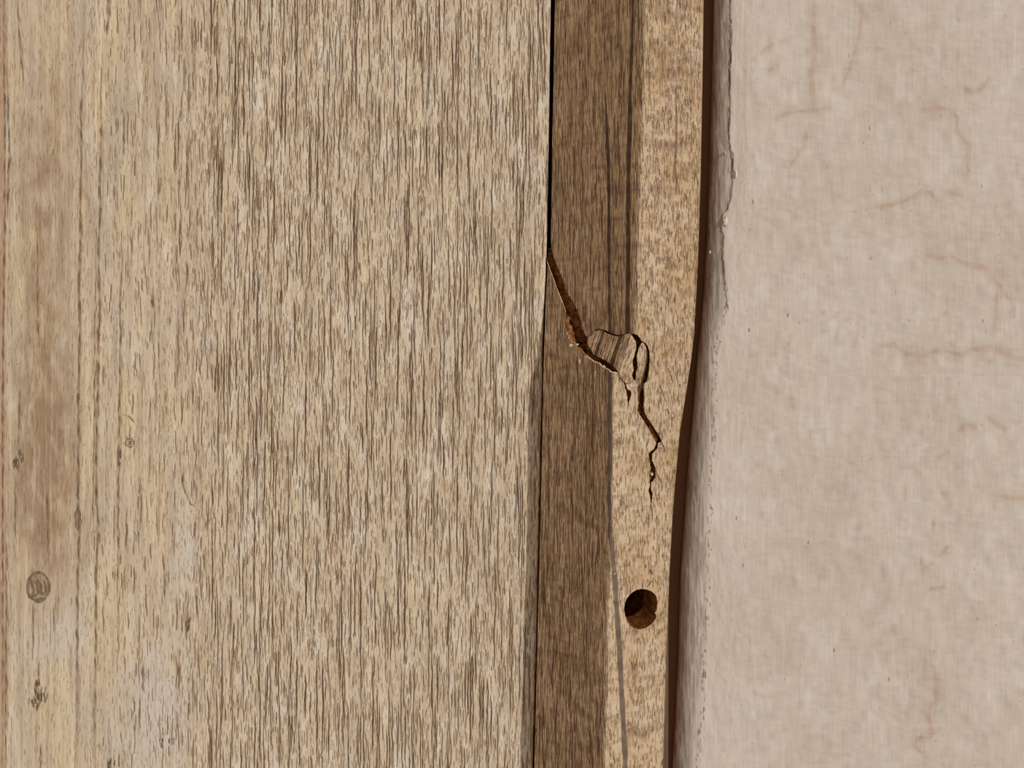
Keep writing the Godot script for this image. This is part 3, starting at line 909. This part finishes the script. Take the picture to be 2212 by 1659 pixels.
	# loose chips
	for f in [[1253, 781, 8, 13, 0.0009, 0.2], [1236, 747, 20, 9, 0.0006, 0.2], [1247, 744, 9, 7, 0.0008, 0.0], [1304, 792, 10, 9, 0.0008, 0.4], [1408, 1024, 9, 11, 0.0010, 0.5], [1408, 1218, 11, 13, 0.0008, 0.3], [1327, 1240, 4, 9, 0.0006, 0.9], [1433, 1396, 7, 6, 0.0006, 0.0], [1362, 832, 12, 9, 0.0005, 0.3]]:
		st = begin()
		flake(st, f[0], f[1], f[2], f[3], rail_z(f[0], f[1], true), f[4], int(f[0] + f[1]), f[5])
		obj("chip", st, pale, rail)

func cells_add(c: Dictionary, p: Vector2) -> void:
	var q := Vector2i(p / 4.0)
	if not c.has(q):
		c[q] = []
	c[q].append(p)

func cells_free(c: Dictionary, p: Vector2, r: float) -> bool:
	var q := Vector2i(p / 4.0)
	for dx in [-1, 0, 1]:
		for dy in [-1, 0, 1]:
			for o in c.get(q + Vector2i(dx, dy), []):
				if o.distance_to(p) < r:
					return false
	return true

func uvc(p: Vector3) -> Vector2:      # core texture: 40 mm to a repeat
	return Vector2(p.x / 0.04, -p.y / 0.04)

func uvs(p: Vector3) -> Vector2:
	return Vector2((p.x + p.y) / 0.04, p.z / 0.04)

func rim_quad(st: SurfaceTool, walls: SurfaceTool, sh: Sheet, a: Vector3, b: Vector3, film: float, bottom: float, poly: PackedVector2Array, pa: Vector2, pb: Vector2) -> void:
	var d := (pb - pa)
	var o2 := Vector2(-d.y, d.x).normalized()
	if Geometry2D.is_point_in_polygon((pa + pb) * 0.5 + o2 * 0.2, poly):
		o2 = -o2
	var o := Vector3(o2.x, -o2.y, 0)
	var f := Vector3(0, 0, film)
	var inset := -o * 0.00006
	quad(st, [a, b, b - f, a - f], [o, o, o, o], [sh.uv(a), sh.uv(b), sh.uv(b), sh.uv(a)])
	var a2 := a - f + inset
	var b2 := b - f + inset
	quad(walls, [a2, b2, Vector3(b2.x, b2.y, bottom), Vector3(a2.x, a2.y, bottom)], [o, o, o, o], [uvs(a2), uvs(b2), uvs(Vector3(b2.x, b2.y, bottom)), uvs(Vector3(a2.x, a2.y, bottom))])

# A loose piece of face with its own slope; its print is turned about a point by lean.
func island(st: SurfaceTool, sh: Sheet, edge: PackedVector2Array, zf: Callable, thick: float, lean: float, about: Vector2, print_at: Vector2, lean_px: float) -> void:
	var pts := PackedVector2Array(edge)
	var cells := {}
	for p in edge:
		cells_add(cells, p)
	for i in 40:
		for o in [-2.0, 0.0, 2.0]:
			var p := Vector2(about.x - lean_px * i * 2.4 + o, about.y + i * 2.4 + 0.7)
			if lean_px > 0.0 and Geometry2D.is_point_in_polygon(p, edge) and cells_free(cells, p, 0.8):
				pts.append(p)
				cells_add(cells, p)
	for i in 30:
		for j in 30:
			var p := Vector2(1262.0 + i * 5.0, 712.0 + j * 5.0 + 0.2 * (i % 3))
			if Geometry2D.is_point_in_polygon(p, edge) and cells_free(cells, p, 2.0):
				pts.append(p)
	var P := []
	var N := []
	var T := []
	var pivot := W(about.x, about.y, 0)
	var origin := W(print_at.x, print_at.y, 0)
	for p in pts:
		var s: Array = surface_point(zf, p.x, p.y)
		P.append(s[0])
		N.append(s[1])
		var v := Vector2(s[0].x - pivot.x, s[0].y - pivot.y).rotated(-lean)
		T.append(sh.uv(Vector3(origin.x + v.x, origin.y + v.y, 0)))
	var tris := filled(pts, edge, PackedVector2Array())
	for t in range(0, tris.size(), 3):
		var a := tris[t]
		var b := tris[t + 1]
		var c := tris[t + 2]
		tri(st, [P[a], P[b], P[c]], [N[a], N[b], N[c]], [T[a], T[b], T[c]])
	for i in edge.size():
		var j := (i + 1) % edge.size()
		var d := edge[j] - edge[i]
		var o2 := Vector2(-d.y, d.x).normalized()
		if Geometry2D.is_point_in_polygon((edge[i] + edge[j]) * 0.5 + o2 * 0.2, edge):
			o2 = -o2
		var o := Vector3(o2.x, -o2.y, 0)
		var f := Vector3(0, 0, thick)
		quad(st, [P[i], P[j], P[j] - f, P[i] - f], [o, o, o, o], [T[i], T[j], T[j], T[i]])

func ledge(st: SurfaceTool, l: Array, z: float, depth: float) -> void:
	var e := resample(l, 2.5, true, 0.6)
	var mid := Vector2.ZERO
	for p in e:
		mid += p / e.size()
	var c := W(mid.x, mid.y, rail_z(mid.x, mid.y, true) - z)
	for i in e.size():
		var p := e[i]
		var q := e[(i + 1) % e.size()]
		var a := W(p.x, p.y, rail_z(p.x, p.y, true) - z - 0.0005 * absf(crumple.get_noise_2d(p.x * 4.0, p.y * 4.0)))
		var b := W(q.x, q.y, rail_z(q.x, q.y, true) - z - 0.0005 * absf(crumple.get_noise_2d(q.x * 4.0, q.y * 4.0)))
		var n := (a - c).cross(b - c).normalized()
		if n.z < 0:
			n = -n
		n = (n + Vector3(0, 0, 2)).normalized()
		tri(st, [c, a, b], [n, n, n], [uvc(c), uvc(a), uvc(b)])
		var o := ((a + b) * 0.5 - c)
		o.z = 0
		o = o.normalized()
		var f := Vector3(0, 0, depth)
		quad(st, [a, b, b - f, a - f], [o, o, o, o], [uvs(a), uvs(b), uvs(b - f), uvs(a - f)])

# A curled fringe along the lip: a ridge that leans over the crack.
func ribbon(st: SurfaceTool, line: PackedVector2Array, wide: float) -> void:
	var rows := []
	var nz := noise(37, 0.3, 2)
	for i in line.size():
		var d := line[mini(i + 1, line.size() - 1)] - line[maxi(i - 1, 0)]
		var o := Vector2(d.y, -d.x).normalized()       # towards the crack
		var e := minf(1.0, minf(i, line.size() - 1 - i) / 3.0)
		var w: float = e * wide * (0.5 + 5.5 * absf(nz.get_noise_1d(i * 1.3)) + 1.6 * rng.randf() * rng.randf())
		var p := line[i]
		var z := rail_z(p.x, p.y, true)
		rows.append([W(p.x - o.x * w, p.y - o.y * w, z + 0.00002), W(p.x - o.x * w * 0.3, p.y - o.y * w * 0.3, z + 0.00012 + 0.00008 * w), W(p.x + o.x * w * 0.5, p.y + o.y * w * 0.5, z + 0.0001), W(p.x + o.x * w * 0.3, p.y + o.y * w * 0.3, z - 0.0005)])
	for i in rows.size() - 1:
		for j in 3:
			var a: Vector3 = rows[i][j]
			var b: Vector3 = rows[i][j + 1]
			var c: Vector3 = rows[i + 1][j + 1]
			var dd: Vector3 = rows[i + 1][j]
			var n := (b - a).cross(dd - a).normalized()
			if n.z < 0 and j < 2:
				n = -n
			if not n.is_normalized():
				continue
			quad(st, [a, b, c, dd], [n, n, n, n], [Vector2.ZERO, Vector2(1, 0), Vector2(1, 1), Vector2(0, 1)])

func core_material() -> StandardMaterial3D:
	var sh := Sheet.new()
	sh.setup(512, 512, 0, 0, 512, 512, 1.0, rng)
	var a := noise(41, 0.03, 4)
	sh.base(256, 256, func(x: float, y: float) -> Vector3:
		return Vector3(120, 76, 46).lerp(Vector3(176, 122, 76), clampf(0.45 + a.get_noise_2d(x, y) * 1.3, 0, 1)))
	for i in 900:
		sh.stroke(rng.randf_range(0, 512), rng.randf_range(0, 512), rng.randf_range(4, 26), rng.randf_range(1, 2.5), rng.randf_range(0.2, 0.6), rng.randf_range(-50, 80), Vector3(70, 42, 24) if i % 3 else Vector3(196, 146, 98), 1.5, rng.randf_range(-0.7, 0.7))
	return sh.material(0.95, 3.0, 0.1)

func rail_sheet() -> Sheet:
	var sh := Sheet.new()
	sh.setup(1024, 2048, 1135, -70, 1545, 1730, k(0.0), rng)
	var nb := noise(51, 0.006, 2)
	var nm := noise(52, 0.02, 3)
	var nh := noise(53, 0.02, 3)
	sh.base(512, 512, func(x: float, y: float) -> Vector3:
		var left := clampf((arris(y, y > 780.0) - x) / 6.0, 0, 1)
		var c := Vector3(186, 163, 135).lerp(Vector3(194, 163, 131), left)
		c = c.lerp(Vector3(172, 143, 108), clampf(nb.get_noise_2d(x * 1.5, y * 0.8) * 1.4 + 0.25 + (x - 1450.0) * 0.004 * (1.0 - left), 0, 1) * 0.7)
		c = c.lerp(Vector3(198, 184, 164), clampf(nm.get_noise_2d(x + 600, y * 0.8) * 1.8 - 0.1, 0, 1) * (0.6 - 0.3 * left))
		# ray fleck lying across the grain
		var fl := nh.get_noise_2d(x * 0.55 + 0.18 * y, y * 2.1)
		c *= 1.0 - 0.20 * clampf(fl * 2.2 - 0.25, 0, 1) * (0.6 + 0.4 * nb.get_noise_2d(x, y + 900))
		return c)
	var dk := Vector3(96, 68, 46)
	# flecks across the grain near the top
	for l in [[[1392, 4, 5], [1420, 14, 8], [1470, 16, 5], [1510, 22, 4]], [[1395, 90, 6], [1430, 105, 8], [1470, 102, 5]], [[1395, 150, 4], [1430, 160, 6], [1490, 132, 5], [1515, 140, 5]], [[1392, 300, 5], [1440, 312, 6], [1500, 296, 5]], [[1250, 420, 5], [1300, 410, 4]], [[1395, 405, 4], [1440, 408, 6], [1480, 402, 4]], [[1260, 890, 3], [1318, 922, 5]], [[1170, 1095, 4], [1240, 1120, 5], [1300, 1150, 4]], [[1190, 1440, 4], [1300, 1470, 5]], [[1180, 1490, 5], [1240, 1540, 5], [1300, 1570, 4]], [[1350, 1590, 5], [1400, 1602, 6], [1430, 1590, 4]]]:
		sh.line(l.map(func(p): return [p[0], p[1], p[2] * 1.5]), 0.42, 0, Vector3(112, 88, 66), 1.6, 2.0, 0.3)
	# fine long threads on the left face, short stubby pores on the right one
	for i in 11000:
		var y := rng.randf_range(-70, 1730)
		var x := rng.randf_range(1140, arris(y, y > 780.0) + 2.0)
		sh.stroke(x, y, rng.randf_range(8, 44), rng.randf_range(0.2, 0.9), rng.randf_range(0.4, 0.95), rng.randf_range(60, 130), Vector3(74, 50, 34).lerp(Vector3(122, 92, 66), rng.randf() * 0.8), 0.35, rng.randf_range(-0.03, 0.03))
	for i in 600:
		var y := rng.randf_range(-70, 1730)
		var x := rng.randf_range(1140, arris(y, y > 780.0))
		sh.stroke(x, y, rng.randf_range(40, 120), rng.randf_range(0.5, 1.3), rng.randf_range(0.6, 0.95), rng.randf_range(90, 150), Vector3(70, 46, 30), 0.6)
	var np := noise(55, 0.03, 2)
	for i in 12500:
		var y := rng.randf_range(-70, 1730)
		var x := rng.randf_range(arris(y, y > 780.0), 1530)
		if rng.randf() > 0.6 + 0.9 * np.get_noise_2d(x, y * 1.4):
			continue
		sh.stroke(x, y, rng.randf_range(5, 19), rng.randf_range(0.3, 1.5), rng.randf_range(0.5, 1.0), rng.randf_range(50, 120), Vector3(84, 60, 42).lerp(Vector3(120, 92, 68), rng.randf() * 0.6), 0.4, rng.randf_range(-0.08, 0.08))
	for i in 330:
		var y := rng.randf_range(-70, 1730)
		var x := rng.randf_range(arris(y, y > 780.0), 1530)
		sh.stroke(x, y, rng.randf_range(25, 60), rng.randf_range(0.7, 1.5), rng.randf_range(0.4, 0.7), rng.randf_range(50, 90), dk, 0.7)
	# printed dark joints
	var jc := Vector3(84, 64, 50)
	var on := func(l: Array) -> Array:      # points seen on the upper part, moved onto the sheet
		return l.map(func(p: Array) -> Array:
			var f := k(rail_z(p[0], p[1], false)) / k(0.0)
			return [CX + (p[0] - CX) * f, CY + (p[1] - CY) * f, p[2]])
	sh.line(on.call([[1369, -70, 3], [1366, 60, 4], [1363, 150, 4], [1361, 200, 5], [1360, 280, 8], [1358, 330, 7], [1357, 420, 6], [1357, 560, 7], [1355, 730, 7]]), 1.0, 70, Vector3(66, 48, 36), 0.2, 0.3)
	sh.line(on.call([[1308, 200, 2], [1310, 260, 3], [1313, 320, 5], [1315, 400, 5], [1316, 520, 5], [1316, 640, 4], [1317, 740, 4]]), 1.0, 70, Vector3(66, 48, 36), 0.2, 0.3)
	sh.line(on.call([[1460, 190, 2], [1461, 300, 4], [1459, 360, 3], [1461, 420, 2]]), 0.8, 60, Vector3(104, 78, 56), 0.4, 0.4)
	var low := func(l: Array) -> Array:      # points seen on the lower part, moved onto the sheet
		return l.map(func(p: Array) -> Array:
			var f := k(rail_z(p[0], p[1], true)) / k(0.0)
			return [CX + (p[0] - CX) * f, CY + (p[1] - CY) * f, p[2]])
	sh.line(low.call([[1317, 790, 6], [1317, 900, 8], [1318, 1000, 7], [1316, 1070, 6], [1318, 1130, 7], [1323, 1190, 8], [1328, 1250, 10], [1331, 1300, 9], [1337, 1380, 10], [1343, 1500, 9], [1349, 1600, 10], [1354, 1740, 10]]), 1.0, 60, Vector3(92, 78, 68), 0.2, 0.4)
	sh.line(low.call([[1280, 780, 3], [1281, 860, 3], [1281, 1000, 2], [1284, 1100, 2]]), 0.8, 60, dk, 0.4, 0.4)
	sh.line(low.call([[1264, 840, 2], [1268, 900, 4], [1272, 1000, 2]]), 0.6, 60, dk, 0.4, 0.6)
	# hairline cracks that run on from the break
	for l in [[[1428, 955, 2], [1432, 965, 2], [1437, 976, 1]], [[1400, 975, 2], [1396, 966, 2], [1402, 948, 1]], [[1414, 1010, 2], [1421, 1030, 2], [1429, 1042, 1]], [[1406, 1090, 2], [1408, 1104, 2], [1410, 1125, 1]], [[1440, 797, 2], [1446, 812, 2], [1451, 828, 1]], [[1422, 832, 2], [1428, 850, 2], [1436, 868, 2]], [[1438, 884, 2], [1444, 893, 2]], [[1405, 1232, 4], [1408, 1240, 2]], [[1398, 1268, 2], [1408, 1255, 2]]]:
		sh.line(low.call(l), 0.9, 120, Vector3(86, 56, 36), 0.5, 0.3)
	return sh
